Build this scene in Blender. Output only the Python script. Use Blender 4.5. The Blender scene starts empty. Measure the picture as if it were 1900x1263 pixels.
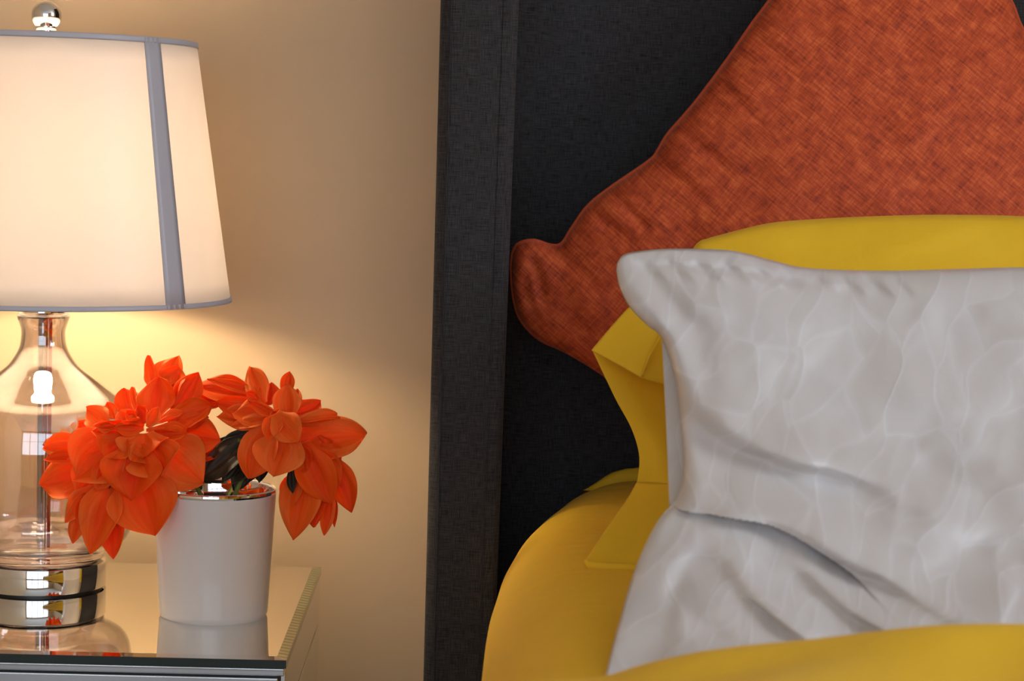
import bpy, bmesh, math, random
import numpy as np
from mathutils import Vector, Matrix

# ------------------------------------------------------------------ camera, world, lights, exposure
S = bpy.context.scene
COL = S.collection
CAM = Vector((0.0, -2.70, 1.105))
F = 4075.0
PITCH, YAW, ROLL = math.radians(4.9), math.radians(1.04), math.radians(1.6)
fwd = Vector((math.sin(YAW)*math.cos(PITCH), math.cos(YAW)*math.cos(PITCH), -math.sin(PITCH)))
right0 = Vector((math.cos(YAW), -math.sin(YAW), 0))
up0 = right0.cross(fwd)
# picture content is turned clockwise by ROLL -> camera turned counter-clockwise
right = right0*math.cos(ROLL) + up0*math.sin(ROLL)
up = up0*math.cos(ROLL) - right0*math.sin(ROLL)
cd = bpy.data.cameras.new('camera'); cam = bpy.data.objects.new('camera', cd); COL.objects.link(cam)
M = Matrix((right, up, -fwd)).transposed().to_4x4(); M.translation = CAM
cam.matrix_world = M
cd.sensor_width = 36; cd.lens = 36*F/1900; cd.clip_start = 0.05
cd.dof.use_dof = True; cd.dof.focus_distance = 2.33; cd.dof.aperture_fstop = 8.0
S.camera = cam

S.view_settings.view_transform = 'Standard'; S.view_settings.look = 'None'
S.view_settings.gamma = 1; S.view_settings.use_curve_mapping = False
S.view_settings.exposure = 0.17

w = bpy.data.worlds.new('world'); S.world = w; w.use_nodes = True
bg = w.node_tree.nodes['Background']; bg.inputs[0].default_value = (0.55, 0.72, 1.0, 1); bg.inputs[1].default_value = 0.6

def area(name, loc, target, sx, sy, watts, col):
    l = bpy.data.lights.new(name, 'AREA'); l.shape = 'RECTANGLE'; l.size = sx; l.size_y = sy
    l.energy = watts; l.color = col
    o = bpy.data.objects.new(name, l); COL.objects.link(o); o.location = loc
    d = Vector(target)-Vector(loc); o.rotation_euler = d.to_track_quat('-Z', 'Y').to_euler()
    return o
area('window_daylight', (0.0, -5.14, 1.4), (0.0, 0, 1.4), 3.3, 2.0, 40, (0.82, 0.90, 1.0))
area('side_window_daylight', (2.62, -2.1, 1.85), (0, -2.0, 1.50), 1.3, 1.3, 46, (0.88, 0.93, 1.0))

# pixel (1900x1263 frame) + distance from the camera plane along +y  ->  world point
def U(x, y, d):
    v = fwd*F + right*(x-950.0) + up*(631.5-y)
    return CAM + v*(d/v.y)
def Ua(x, y, d):
    R = np.array(right); Up = np.array(up); Fw = np.array(fwd)
    v = Fw*F + np.multiply.outer(np.asarray(x)-950.0, R) + np.multiply.outer(631.5-np.asarray(y), Up)
    return np.array(CAM) + v*(np.asarray(d)/v[..., 1])[..., None]

# ------------------------------------------------------------------ helpers
rnd = random.Random(7)
def tag(o, label=None, cat=None, group=None, kind=None):
    if label: o['label'] = label
    if cat: o['category'] = cat
    if group: o['group'] = group
    if kind: o['kind'] = kind
    return o
def empty(name, loc, label, cat, group=None):
    o = bpy.data.objects.new(name, None); COL.objects.link(o); o.location = loc; o.empty_display_size = .05
    return tag(o, label, cat, group)
def link(name, me, mat, parent=None, smooth=True, sharp=None):
    o = bpy.data.objects.new(name, me); COL.objects.link(o)
    for m in (mat if isinstance(mat, (list, tuple)) else [mat]): me.materials.append(m)
    if smooth:
        me.polygons.foreach_set('use_smooth', [True]*len(me.polygons))
        if sharp: me.set_sharp_from_angle(angle=math.radians(sharp))
    if parent:
        o.parent = parent; o.matrix_parent_inverse = Matrix.Translation(parent_world(parent)).inverted()
    return o
def parent_world(p):
    v = Vector(p.location)
    if p.parent:      # parents carry an inverse matrix, all meshes are written in world coordinates
        return Vector((0, 0, 0)) if p.type == 'MESH' else v
    return v
def from_bm(name, bm, mat, parent=None, smooth=True, sharp=35):
    bmesh.ops.recalc_face_normals(bm, faces=bm.faces)
    me = bpy.data.meshes.new(name); bm.to_mesh(me); bm.free()
    return link(name, me, mat, parent, smooth, sharp)
def pydata(name, v, f, mat, parent=None, smooth=True):
    me = bpy.data.meshes.new(name); me.from_pydata([tuple(p) for p in v], [], f); me.validate(); me.update()
    return link(name, me, mat, parent, smooth)
def add_mod(o, t, **k):
    m = o.modifiers.new(t.lower(), t)
    for a, b in k.items(): setattr(m, a, b)
    return m
def box(name, lo, hi, mat, parent=None, bevel=0, seg=3):
    bm = bmesh.new()
    r = bmesh.ops.create_cube(bm, size=1)
    for v in bm.verts:
        v.co = Vector([(lo[i]+hi[i])/2 + v.co[i]*(hi[i]-lo[i]) for i in range(3)])
    if bevel:
        bmesh.ops.bevel(bm, geom=bm.edges[:]+bm.verts[:], offset=bevel, segments=seg, profile=.5, affect='EDGES')
    o = from_bm(name, bm, mat, parent, smooth=bool(bevel))
    if bevel: add_mod(o, 'WEIGHTED_NORMAL')
    return o
def lathe(name, prof, c, mat, parent=None, n=96, close=False):
    """prof: list of (radius, z above c)"""
    v = []; f = []
    m = len(prof)
    for (r, z) in prof:
        for k in range(n):
            a = 2*math.pi*k/n; v.append((c[0]+max(r, 1e-5)*math.cos(a), c[1]+max(r, 1e-5)*math.sin(a), c[2]+z))
    rng = m if close else m-1
    for i in range(rng):
        j = (i+1) % m
        for k in range(n):
            k2 = (k+1) % n
            f.append((i*n+k, i*n+k2, j*n+k2, j*n+k))
    bm = bmesh.new(); me = bpy.data.meshes.new('t'); me.from_pydata(v, [], f); bm.from_mesh(me); bpy.data.meshes.remove(me)
    bmesh.ops.remove_doubles(bm, verts=bm.verts, dist=2e-5)
    return from_bm(name, bm, mat, parent)
def spline(pts, n):
    """Catmull-Rom through pts, n samples evenly spaced by arc length"""
    p = np.array(pts, float)
    if len(p) == 2: 
        t = np.linspace(0, 1, n)[:, None]; return p[0]*(1-t)+p[1]*t
    q = np.vstack([2*p[0]-p[1], p, 2*p[-1]-p[-2]])
    out = []
    for i in range(1, len(q)-2):
        t = np.linspace(0, 1, 24, endpoint=False)[:, None]
        a, b, c, d = q[i-1], q[i], q[i+1], q[i+2]
        out.append(.5*((2*b)+(-a+c)*t+(2*a-5*b+4*c-d)*t**2+(-a+3*b-3*c+d)*t**3))
    out.append(p[-1][None]); o = np.vstack(out)
    s = np.r_[0, np.cumsum(np.linalg.norm(np.diff(o[:, :2], axis=0), axis=1))]
    s /= s[-1]
    t = np.linspace(0, 1, n)
    return np.stack([np.interp(t, s, o[:, k]) for k in range(o.shape[1])], 1)
def coons(top, bot, left, rightb, nu, nv):
    T = spline(top, nu); B = spline(bot, nu); L = spline(left, nv); R = spline(rightb, nv)
    L[0] = T[0]; R[0] = T[-1]; L[-1] = B[0]; R[-1] = B[-1]
    u = np.linspace(0, 1, nu)[None, :, None]; v = np.linspace(0, 1, nv)[:, None, None]
    G = (1-v)*T[None]+v*B[None]+(1-u)*L[:, None]+u*R[:, None] \
        - ((1-u)*(1-v)*T[0]+u*(1-v)*T[-1]+(1-u)*v*B[0]+u*v*B[-1])
    return G, u[..., 0]+0*v[..., 0], v[..., 0]+0*u[..., 0]
def pdist(X, Y, poly):
    """distance to a polyline and signed side (+ = right of travel, i.e. below a left-to-right line in the picture)"""
    best = np.full(X.shape, 1e9); side = np.zeros(X.shape); along = np.zeros(X.shape)
    p = spline(poly, 40) if len(poly) > 2 else np.array(poly, float)
    L = np.r_[0, np.cumsum(np.linalg.norm(np.diff(p, axis=0), axis=1))]
    for i in range(len(p)-1):
        a, b = p[i], p[i+1]; dd = b-a; l2 = (dd**2).sum()+1e-9
        t = np.clip(((X-a[0])*dd[0]+(Y-a[1])*dd[1])/l2, 0, 1)
        dx = X-(a[0]+t*dd[0]); dy = Y-(a[1]+t*dd[1]); D = np.hypot(dx, dy)
        m = D < best
        best = np.where(m, D, best); side = np.where(m, np.sign(dd[0]*dy-dd[1]*dx), side)
        along = np.where(m, (L[i]+t*(L[i+1]-L[i]))/L[-1], along)
    return best, side, along
def ridge(X, Y, poly, amp, width, taper=True):
    D, s, a = pdist(X, Y, poly)
    e = np.clip(np.sin(np.pi*np.clip(a*.96+.02, 0, 1)), 0, 1)**.5 if taper else 1
    return amp*np.exp(-(D/width)**2)*e
def crease(X, Y, poly, amp, wide, narrow):
    """sharp drop below the line: cloth above overhangs, cloth below tucks in"""
    D, s, a = pdist(X, Y, poly)
    e = np.clip(np.sin(np.pi*np.clip(a*.9+.05, 0, 1)), 0, 1)**.6
    return e*amp*np.where(s > 0, -np.exp(-(D/narrow)**1.3), np.exp(-(D/wide)**2)-.5*np.exp(-(D/(narrow*.4))**2))
def vnoise(X, Y, sc, seed):
    r = np.random.RandomState(seed); g = r.rand(64, 64)*2-1
    x = X/sc; y = Y/sc; xi = np.floor(x).astype(int); yi = np.floor(y).astype(int)
    fx = x-xi; fy = y-yi; fx = fx*fx*(3-2*fx); fy = fy*fy*(3-2*fy)
    q = lambda i, j: g[np.mod(i, 64), np.mod(j, 64)]
    return (q(xi, yi)*(1-fx)+q(xi+1, yi)*fx)*(1-fy)+(q(xi, yi+1)*(1-fx)+q(xi+1, yi+1)*fx)*fy
def grid_faces(nu, nv, off=0):
    return [(off+j*nu+i, off+j*nu+i+1, off+(j+1)*nu+i+1, off+(j+1)*nu+i) for j in range(nv-1) for i in range(nu-1)]
def set_uv(o, uv):
    me = o.data; l = me.uv_layers.new(name='uv')
    vi = np.zeros(len(me.loops), int); me.loops.foreach_get('vertex_index', vi)
    l.data.foreach_set('uv', np.asarray(uv)[vi].astype(np.float32).ravel())
TOC = np.array((0.0, -1.0, -0.12)); TOC /= np.linalg.norm(TOC)
def pillow(name, top, bot, left, rightb, T, nu, nv, mat, parent, folds=None, a=.42, back=1.0):
    """stuffed case: seam outline given as (px, py, distance); front and back swell away from the seam"""
    G, u, v = coons(top, bot, left, rightb, nu, nv)
    P = Ua(G[..., 0], G[..., 1], G[..., 2])
    f = (np.clip(4*u*(1-u), 0, 1)*np.clip(4*v*(1-v), 0, 1))**a
    h = T*f
    fd = folds(G[..., 0], G[..., 1], f) if folds else 0*f
    front = P + (h+fd)[..., None]*TOC
    backp = P - (h*back)[..., None]*TOC
    V = front.reshape(-1, 3).tolist()
    idx = np.arange(nu*nv).reshape(nv, nu); bi = idx.copy()
    n0 = len(V); k = 0
    bp = []
    for j in range(1, nv-1):
        for i in range(1, nu-1):
            bi[j, i] = n0+k; k += 1; bp.append(backp[j, i].tolist())
    V += bp
    Fc = grid_faces(nu, nv)
    for j in range(nv-1):
        for i in range(nu-1):
            Fc.append((int(bi[j, i]), int(bi[j+1, i]), int(bi[j+1, i+1]), int(bi[j, i+1])))
    o = pydata(name, V, Fc, mat, parent)
    # cloth coordinates in metres, for the weave
    q = G[..., :2].reshape(-1, 2)/1700.0
    full = np.zeros((len(V), 2)); full[:nu*nv] = q; full[nu*nv:] = np.array([G[j, i, :2]/1700 for j in range(1, nv-1) for i in range(1, nu-1)])
    set_uv(o, full)
    return o
def sheet(name, top, bot, left, rightb, nu, nv, mat, parent, thick=.0015, fn=None):
    G, u, v = coons(top, bot, left, rightb, nu, nv)
    d = G[..., 2] + (fn(G[..., 0], G[..., 1], u, v) if fn else 0)
    P = Ua(G[..., 0], G[..., 1], d)
    o = pydata(name, P.reshape(-1, 3), grid_faces(nu, nv), mat, parent)
    set_uv(o, G[..., :2].reshape(-1, 2)/1700.0)
    add_mod(o, 'SOLIDIFY', thickness=thick, offset=0)
    return o
def tube(name, pts, r, mat, parent=None, n=10, taper=None, closed=False):
    p = [Vector(q) for q in pts]; v = []; f = []
    prev = None
    for i, q in enumerate(p):
        t = (p[min(i+1, len(p)-1)]-p[max(i-1, 0)]).normalized()
        ref = prev if prev else (Vector((0, 0, 1)) if abs(t.z) < .9 else Vector((1, 0, 0)))
        s = t.cross(ref).normalized(); b = s.cross(t).normalized(); prev = b
        rr = r*(taper[i] if taper else 1)
        for k in range(n):
            a = 2*math.pi*k/n; v.append(q+(s*math.cos(a)+b*math.sin(a))*rr)
    for i in range(len(p)-1):
        for k in range(n):
            f.append((i*n+k, i*n+(k+1) % n, (i+1)*n+(k+1) % n, (i+1)*n+k))
    f.append(tuple(range(n))); f.append(tuple(range((len(p)-1)*n, len(p)*n)))
    return pydata(name, v, f, mat, parent)

# ------------------------------------------------------------------ materials
class NT:
    def __init__(s, name):
        s.m = bpy.data.materials.new(name); s.m.use_nodes = True; s.t = s.m.node_tree
        s.b = s.t.nodes['Principled BSDF']; s.out = s.t.nodes['Material Output']
    def n(s, typ, **k):
        x = s.t.nodes.new(typ)
        for a, b in k.items():
            if hasattr(x, a) and a not in ('Scale',): setattr(x, a, b)
        return x
    def l(s, a, b): s.t.links.new(a, b)
    def set(s, **k):
        for a, b in k.items(): s.b.inputs[a.replace('_', ' ')].default_value = b
        return s
def simple(name, col, rough=.5, metal=0, **k):
    x = NT(name); x.set(Base_Color=(*col, 1), Roughness=rough, Metallic=metal)
    for a, b in k.items(): x.b.inputs[a.replace('_', ' ')].default_value = b
    return x.m
def mapped(x, coord, scale, rot=(0, 0, 0)):
    tc = x.n('ShaderNodeTexCoord'); mp = x.n('ShaderNodeMapping'); mp.vector_type = 'TEXTURE'
    mp.inputs['Scale'].default_value = [1/q for q in scale]; mp.inputs['Rotation'].default_value = rot
    x.l(tc.outputs[coord], mp.inputs[0]); return mp.outputs[0]
def noise(x, vec, sc, det=3, rough=.5, dist=0):
    n = x.n('ShaderNodeTexNoise'); n.inputs['Scale'].default_value = sc; n.inputs['Detail'].default_value = det
    n.inputs['Roughness'].default_value = rough; n.inputs['Distortion'].default_value = dist
    x.l(vec, n.inputs['Vector']); return n.outputs['Fac']
def math_(x, op, a, b=None):
    n = x.n('ShaderNodeMath'); n.operation = op
    for i, q in enumerate((a, b)):
        if q is None: continue
        if isinstance(q, (int, float)): n.inputs[i].default_value = q
        else: x.l(q, n.inputs[i])
    return n.outputs[0]
def ramp(x, fac, stops):
    r = x.n('ShaderNodeValToRGB'); x.l(fac, r.inputs[0])
    e = r.color_ramp.elements
    while len(e) < len(stops): e.new(.5)
    for q, (p, c) in zip(e, stops): q.position = p; q.color = (*c, 1)
    return r.outputs[0]
def bump(x, h, strength, dist, normal=None):
    b = x.n('ShaderNodeBump'); b.inputs['Strength'].default_value = strength; b.inputs['Distance'].default_value = dist
    x.l(h, b.inputs['Height'])
    if normal: x.l(normal, b.inputs['Normal'])
    return b.outputs[0]

def linen(name, c0, c1, coord='Object'):
    x = NT(name)
    h1 = noise(x, mapped(x, coord, (1400, 1400, 60)), 1, 2, .6)     # vertical threads
    h2 = noise(x, mapped(x, coord, (60, 60, 1400)), 1, 2, .6)      # crosswise threads
    s = math_(x, 'ADD', h1, h2)
    col = ramp(x, math_(x, 'MULTIPLY', s, .5), [(.36, c0), (.62, c1)])
    x.l(col, x.b.inputs['Base Color'])
    x.set(Roughness=.85, Sheen_Weight=.05, Sheen_Roughness=.4, Specular_IOR_Level=.2)
    x.l(bump(x, s, .5, .0006), x.b.inputs['Normal'])
    return x.m
M_CHAR = linen('charcoal_linen', (.011, .0098, .0094), (.058, .055, .059))

x = NT('orange_velvet')
# slubby woven velvet: long diagonal threads both ways plus brushed patches
va = noise(x, mapped(x, 'UV', (36, 430, 1), (0, 0, math.radians(40))), 1, 3, .6)
vb = noise(x, mapped(x, 'UV', (430, 40, 1), (0, 0, math.radians(40))), 1, 3, .6)
vc = noise(x, mapped(x, 'UV', (60, 60, 1)), 1, 4, .6)
s = math_(x, 'ADD', math_(x, 'MULTIPLY', va, .40), math_(x, 'ADD', math_(x, 'MULTIPLY', vb, .28), math_(x, 'MULTIPLY', vc, .38)))
x.l(ramp(x, s, [(.40, (.24, .024, .003)), (.53, (.50, .064, .011)), (.68, (.74, .145, .034))]), x.b.inputs['Base Color'])
x.set(Roughness=.75, Sheen_Weight=.22, Sheen_Roughness=.35, Sheen_Tint=(1, .40, .25, 1))
x.l(bump(x, s, .6, .002), x.b.inputs['Normal'])
M_ORANGE = x.m

def cotton(name, col, col2=None):
    x = NT(name)
    v = noise(x, mapped(x, 'Object', (1, 1, 1)), 9, 3, .5)
    x.l(ramp(x, v, [(.3, col), (.7, col2 or col)]), x.b.inputs['Base Color'])
    x.set(Roughness=.7, Sheen_Weight=.03, Sheen_Roughness=.4, Specular_IOR_Level=.25)
    th = math_(x, 'ADD', noise(x, mapped(x, 'Object', (1500, 1500, 60)), 1, 1), noise(x, mapped(x, 'Object', (60, 60, 1500)), 1, 1))
    wr = noise(x, mapped(x, 'Object', (1, 1, 1)), 22, 4, .55, .8)
    nb = bump(x, th, .15, .0004)
    x.l(bump(x, wr, .25, .006, nb), x.b.inputs['Normal'])
    return x.m
M_YEL = cotton('yellow_cotton', (.86, .525, .022), (.90, .56, .028))

x = NT('white_damask')
# woven leaf scrolls: warped rings give curling leaf outlines, satin and matt by turns
tc = mapped(x, 'UV', (1, 1, 1))
wn = x.n('ShaderNodeTexNoise'); wn.inputs['Scale'].default_value = 11; wn.inputs['Detail'].default_value = 1.0
x.l(tc, wn.inputs['Vector'])
vm = x.n('ShaderNodeVectorMath'); vm.operation = 'MULTIPLY_ADD'; x.l(wn.outputs['Color'], vm.inputs[0])
vm.inputs[1].default_value = (.08, .08, 0); x.l(tc, vm.inputs[2])
mp = x.n('ShaderNodeMapping'); mp.vector_type = 'TEXTURE'; mp.inputs['Rotation'].default_value = (0, 0, -1.15); mp.inputs['Scale'].default_value = (1/13, 1/30, 1)
x.l(vm.outputs[0], mp.inputs[0])
vo = x.n('ShaderNodeTexVoronoi'); vo.feature = 'DISTANCE_TO_EDGE'; vo.inputs['Scale'].default_value = 1
x.l(mp.outputs[0], vo.inputs['Vector'])
leaf = x.n('ShaderNodeMapRange'); leaf.inputs[1].default_value = .0; leaf.inputs[2].default_value = .09
x.l(vo.outputs['Distance'], leaf.inputs[0]); leafo = leaf.outputs[0]
vo2 = x.n('ShaderNodeTexVoronoi'); vo2.feature = 'F1'; vo2.inputs['Scale'].default_value = 1; x.l(mp.outputs[0], vo2.inputs['Vector'])
sat = math_(x, 'GREATER_THAN', math_(x, 'FRACT', math_(x, 'MULTIPLY', vo2.outputs['Color'], 3.0)), .5)
x.l(ramp(x, math_(x, 'ADD', math_(x, 'MULTIPLY', leafo, .45), math_(x, 'MULTIPLY', sat, .5)), [(0, (.70, .695, .725)), (1, (.62, .60, .60))]), x.b.inputs['Base Color'])
rg = math_(x, 'ADD', math_(x, 'MULTIPLY', sat, .20), .30); x.l(rg, x.b.inputs['Roughness'])
x.set(Sheen_Weight=.1)
wr = noise(x, mapped(x, 'UV', (1, 1, 1)), 40, 4, .6, .6)
nb = bump(x, wr, .16, .003)
x.l(bump(x, leafo, .22, .0008, nb), x.b.inputs['Normal'])
M_WHITE = x.m

x = NT('painted_wall')
v = noise(x, mapped(x, 'Object', (1, 1, 1)), 180, 4, .6)
x.set(Base_Color=(.72, .525, .32, 1), Roughness=.62); x.l(bump(x, v, .12, .001), x.b.inputs['Normal'])
M_WALL = x.m
M_CEIL = simple('white_ceiling_paint', (.78, .77, .75), .7)
M_TRIM = simple('white_trim_paint', (.75, .75, .76), .4)
x = NT('wood_floor'); v = noise(x, mapped(x, 'Object', (14, 1.2, 1)), 3, 5, .6)
x.l(ramp(x, v, [(.3, (.10, .055, .03)), (.7, (.20, .12, .07))]), x.b.inputs['Base Color']); x.set(Roughness=.4); M_FLOOR = x.m

M_CHROME = simple('polished_chrome', (.80, .80, .82), .035, 1)
M_DARK = simple('dark_gap', (.01, .01, .01), .4)
M_MIRROR = simple('mirror_glass', (.80, .81, .78), .02, 1)
M_MIRFRONT = simple('mirror_glass_front', (.70, .74, .74), .09, 1)
x = NT('green_glass_edge'); tcv = mapped(x, 'Object', (1, 1, 1))
wv = x.n('ShaderNodeTexWave'); wv.bands_direction = 'Y'; wv.inputs['Scale'].default_value = 24; x.l(tcv, wv.inputs['Vector'])
x.l(ramp(x, wv.outputs['Fac'], [(.35, (.10, .14, .07)), (.6, (.42, .46, .26))]), x.b.inputs['Base Color'])  # light and dark ribs: repeated bevel reflections painted into the glass colour
x.set(Roughness=.1, Metallic=.6); M_EDGE = x.m
M_EDGED = simple('dark_glass_edge', (.035, .05, .045), .12, .3)

x = NT('smoky_glass'); x.set(Base_Color=(.86, .79, .79, 1), Roughness=0.0, IOR=1.46, Transmission_Weight=1.0, Coat_Weight=1.0, Coat_IOR=2.1, Coat_Roughness=0.0); M_GLASS = x.m
M_CERAM = simple('white_glazed_ceramic', (.76, .725, .72), .38, 0, Coat_Weight=.3, Coat_Roughness=.12)

def shade_mat(name, col, trans):
    x = NT(name); t = x.t
    wv = noise(x, mapped(x, 'Object', (900, 900, 60)), 1, 2)
    nb = bump(x, wv, .12, .0005)
    d = x.b; x.set(Base_Color=(*col, 1), Roughness=.42, Specular_IOR_Level=.5); x.l(nb, d.inputs['Normal'])
    tr = x.n('ShaderNodeBsdfTranslucent'); tr.inputs[0].default_value = (col[0], col[1], col[2], 1)
    mx = x.n('ShaderNodeMixShader'); mx.inputs[0].default_value = trans
    x.l(d.outputs[0], mx.inputs[1]); x.l(tr.outputs[0], mx.inputs[2]); x.l(mx.outputs[0], x.out.inputs[0])
    return x.m
M_SHADE = shade_mat('white_shade_fabric', (.86, .79, .74), .35)
M_BAND = shade_mat('grey_lilac_ribbon', (.50, .48, .53), .03)

def petal_mat():
    x = NT('orange_petal_fabric')
    tc = x.n('ShaderNodeTexCoord'); sp = x.n('ShaderNodeSeparateXYZ'); x.l(tc.outputs['UV'], sp.inputs[0])
    oi = x.n('ShaderNodeObjectInfo')
    ue = math_(x, 'ABSOLUTE', math_(x, 'SUBTRACT', sp.outputs[0], .5))        # 0 mid rib .. .5 edge
    mp = x.n('ShaderNodeMapping'); mp.inputs['Scale'].default_value = (16, 1.3, 1); x.l(tc.outputs['UV'], mp.inputs[0])
    st = noise(x, mp.outputs[0], 1, 3, .55)
    fac = math_(x, 'ADD', math_(x, 'MULTIPLY', ue, .55), math_(x, 'ADD', math_(x, 'MULTIPLY', st, .45), math_(x, 'MULTIPLY', oi.outputs['Random'], .32)))
    col = ramp(x, fac, [(.25, (.95, .070, .003)), (.55, (1.0, .150, .006)), (.92, (1.0, .34, .07))])
    x.l(col, x.b.inputs['Base Color']); x.set(Roughness=.6, Specular_IOR_Level=.25)
    x.l(bump(x, st, .5, .002), x.b.inputs['Normal'])
    tr = x.n('ShaderNodeBsdfTranslucent'); x.l(col, tr.inputs[0])
    mx = x.n('ShaderNodeMixShader'); mx.inputs[0].default_value = .38
    x.l(x.b.outputs[0], mx.inputs[1]); x.l(tr.outputs[0], mx.inputs[2]); x.l(mx.outputs[0], x.out.inputs[0])
    return x.m
M_PETAL = petal_mat()
x = NT('dark_leaf'); v = noise(x, mapped(x, 'UV', (20, 4, 1)), 1, 3)
x.l(ramp(x, v, [(.3, (.012, .014, .005)), (.7, (.045, .032, .014))]), x.b.inputs['Base Color']); x.set(Roughness=.55); M_LEAF = x.m
M_STEM = simple('green_stem', (.16, .22, .04), .5)
M_CORD = simple('clear_grey_cord', (.12, .11, .12), .3)

# ------------------------------------------------------------------ room
def struct(o): o['kind'] = 'structure'; return o
XL, XR, YF, ZC = -1.75, 2.5, -5.0, 2.6
struct(box('wall_back', (XL-.1, .035, 0), (XR+.1, .155, ZC), M_WALL))
struct(box('floor', (XL-.1, YF-.12, -.1), (XR+.1, .12, 0), M_FLOOR))
struct(box('ceiling', (XL-.1, YF-.12, ZC), (XR+.1, .12, ZC+.1), M_CEIL))
struct(box('wall_left', (XL-.12, YF-.12, 0), (XL, .035, ZC), M_WALL))
def wall_with_hole(name, axis, at, th, a0, a1, h0, h1, z0, z1):
    bm = bmesh.new()
    def bb(lo, hi):
        r = bmesh.ops.create_cube(bm, size=1)
        for v in r['verts']: v.co = Vector([(lo[i]+hi[i])/2+v.co[i]*(hi[i]-lo[i]) for i in range(3)])
    for (p0, p1, q0, q1) in ((a0, h0, 0, ZC), (h1, a1, 0, ZC), (h0, h1, 0, z0), (h0, h1, z1, ZC)):
        if axis == 'y': bb((p0, at-th, q0), (p1, at, q1))
        else: bb((at, p0, q0), (at+th, p1, q1))
    return struct(from_bm(name, bm, M_WALL, smooth=False))
wall_with_hole('wall_front', 'y', YF, .12, XL, XR, -1.65, 1.65, .4, 2.4)
wall_with_hole('wall_right', 'x', XR, .12, YF, .035, -2.85, -1.4, 1.1, 2.5)
def window(name, axis, at, h0, h1, z0, z1):
    bm = bmesh.new()
    def bb(p0, p1, q0, q1, t0=-.02, t1=.05):
        r = bmesh.ops.create_cube(bm, size=1)
        lo, hi = ((p0, at-t1, q0), (p1, at-t0, q1)) if axis == 'y' else ((at+t0, p0, q0), (at+t1, p1, q1))
        for v in r['verts']: v.co = Vector([(lo[i]+hi[i])/2+v.co[i]*(hi[i]-lo[i]) for i in range(3)])
    e = .05
    bb(h0, h0+e, z0, z1); bb(h1-e, h1, z0, z1); bb(h0, h1, z0, z0+e); bb(h0, h1, z1-e, z1)
    for q in range(1, 4): m = h0+(h1-h0)*q/4; bb(m-.03, m+.03, z0, z1)
    zz = (z0+z1)/2; bb(h0, h1, zz-.015, zz+.015)
    return struct(from_bm(name, bm, M_TRIM, smooth=False))
window('window_1', 'y', YF, -1.65, 1.65, .4, 2.4)
window('window_2', 'x', XR, -2.85, -1.4, 1.1, 2.5)
struct(box('baseboard_back', (XL, .020, 0), (XR, .035, .12), M_TRIM))

# ------------------------------------------------------------------ nightstand
TZ = .600
def at_table(x, y):     # picture point lying on the table top
    v = fwd*F + right*(x-950.0) + up*(631.5-y)
    return CAM + v*((TZ-CAM.z)/v.z)
cR = at_table(530, 1222); cB = at_table(597, 1050)
XN = (cR.x+cB.x)/2; YN0 = cR.y; YN1 = cB.y
XN0 = XN-.72
ns = empty('nightstand', (XN-.36, (YN0+YN1)/2, 0), 'mirrored glass nightstand beside the bed carrying the lamp and flower pot', 'nightstand')
# top slab: mirror with bevelled rim
bm = bmesh.new()
bv = .010
ring = [(XN0, YN0), (XN, YN0), (XN, YN1), (XN0, YN1)]
inn = [(XN0+bv, YN0+bv), (XN-bv, YN0+bv), (XN-bv, YN1-bv), (XN0+bv, YN1-bv)]
a = [bm.verts.new((*p, TZ)) for p in inn]; b = [bm.verts.new((*p, TZ-.0015)) for p in ring]; c = [bm.verts.new((*p, TZ-.010)) for p in ring]
bm.faces.new(a)
for i in range(4):
    j = (i+1) % 4
    f = bm.faces.new((a[i], b[i], b[j], a[j])); f.material_index = 1 if i == 1 else 0
    f = bm.faces.new((b[i], c[i], c[j], b[j])); f.material_index = 1 if i == 1 else 2
bm.faces.new(c[::-1])
from_bm('mirror_top', bm, [M_MIRROR, M_EDGE, M_EDGED], ns, smooth=False)
box('carcass', (XN0+.004, YN0+.006, .10), (XN-.006, YN1-.002, TZ-.0102), M_DARK, ns)
# side panels of mirror, split by a groove below the top
box('side_panel', (XN-.006, YN0+.006, TZ-.066), (XN-.001, YN1-.002, TZ-.011), M_MIRROR, ns, .0008, 2)
box('side_panel', (XN-.006, YN0+.006, .11), (XN-.001, YN1-.002, TZ-.069), M_MIRROR, ns, .0008, 2)
# front: bevelled frame strip and drawer face
box('front_strip', (XN0+.004, YN0+.001, TZ-.018), (XN-.002, YN0+.0055, TZ-.0105), M_MIRFRONT, ns, .001, 2)
for zt, zb in ((TZ-.020, TZ-.19), (TZ-.193, TZ-.36), (TZ-.363, .12)):
    d = box('drawer', (XN0+.006, YN0, zb), (XN-.008, YN0+.005, zt), M_MIRFRONT, ns, .0012, 2)
    k = lathe('drawer_knob', [(0, -.0), (.006, 0), (.004, .008), (.010, .016), (.010, .022), (0, .026)], (0, 0, 0), M_CHROME, d, 32)
    k.matrix_world = Matrix.Translation((XN0+.36, YN0, (zt+zb)/2)) @ Matrix.Rotation(math.radians(90), 4, 'X')
    k.matrix_parent_inverse = Matrix(); k.parent = None
    me = k.data; me.transform(k.matrix_world); k.matrix_world = Matrix(); k.parent = d
for sx in (XN0+.03, XN-.03):
    for sy in (YN0+.03, YN1-.03):
        lathe('leg', [(0, 0), (.012, 0), (.020, .11), (0, .11)], (sx, sy, 0), M_CHROME, ns, 24)

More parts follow.
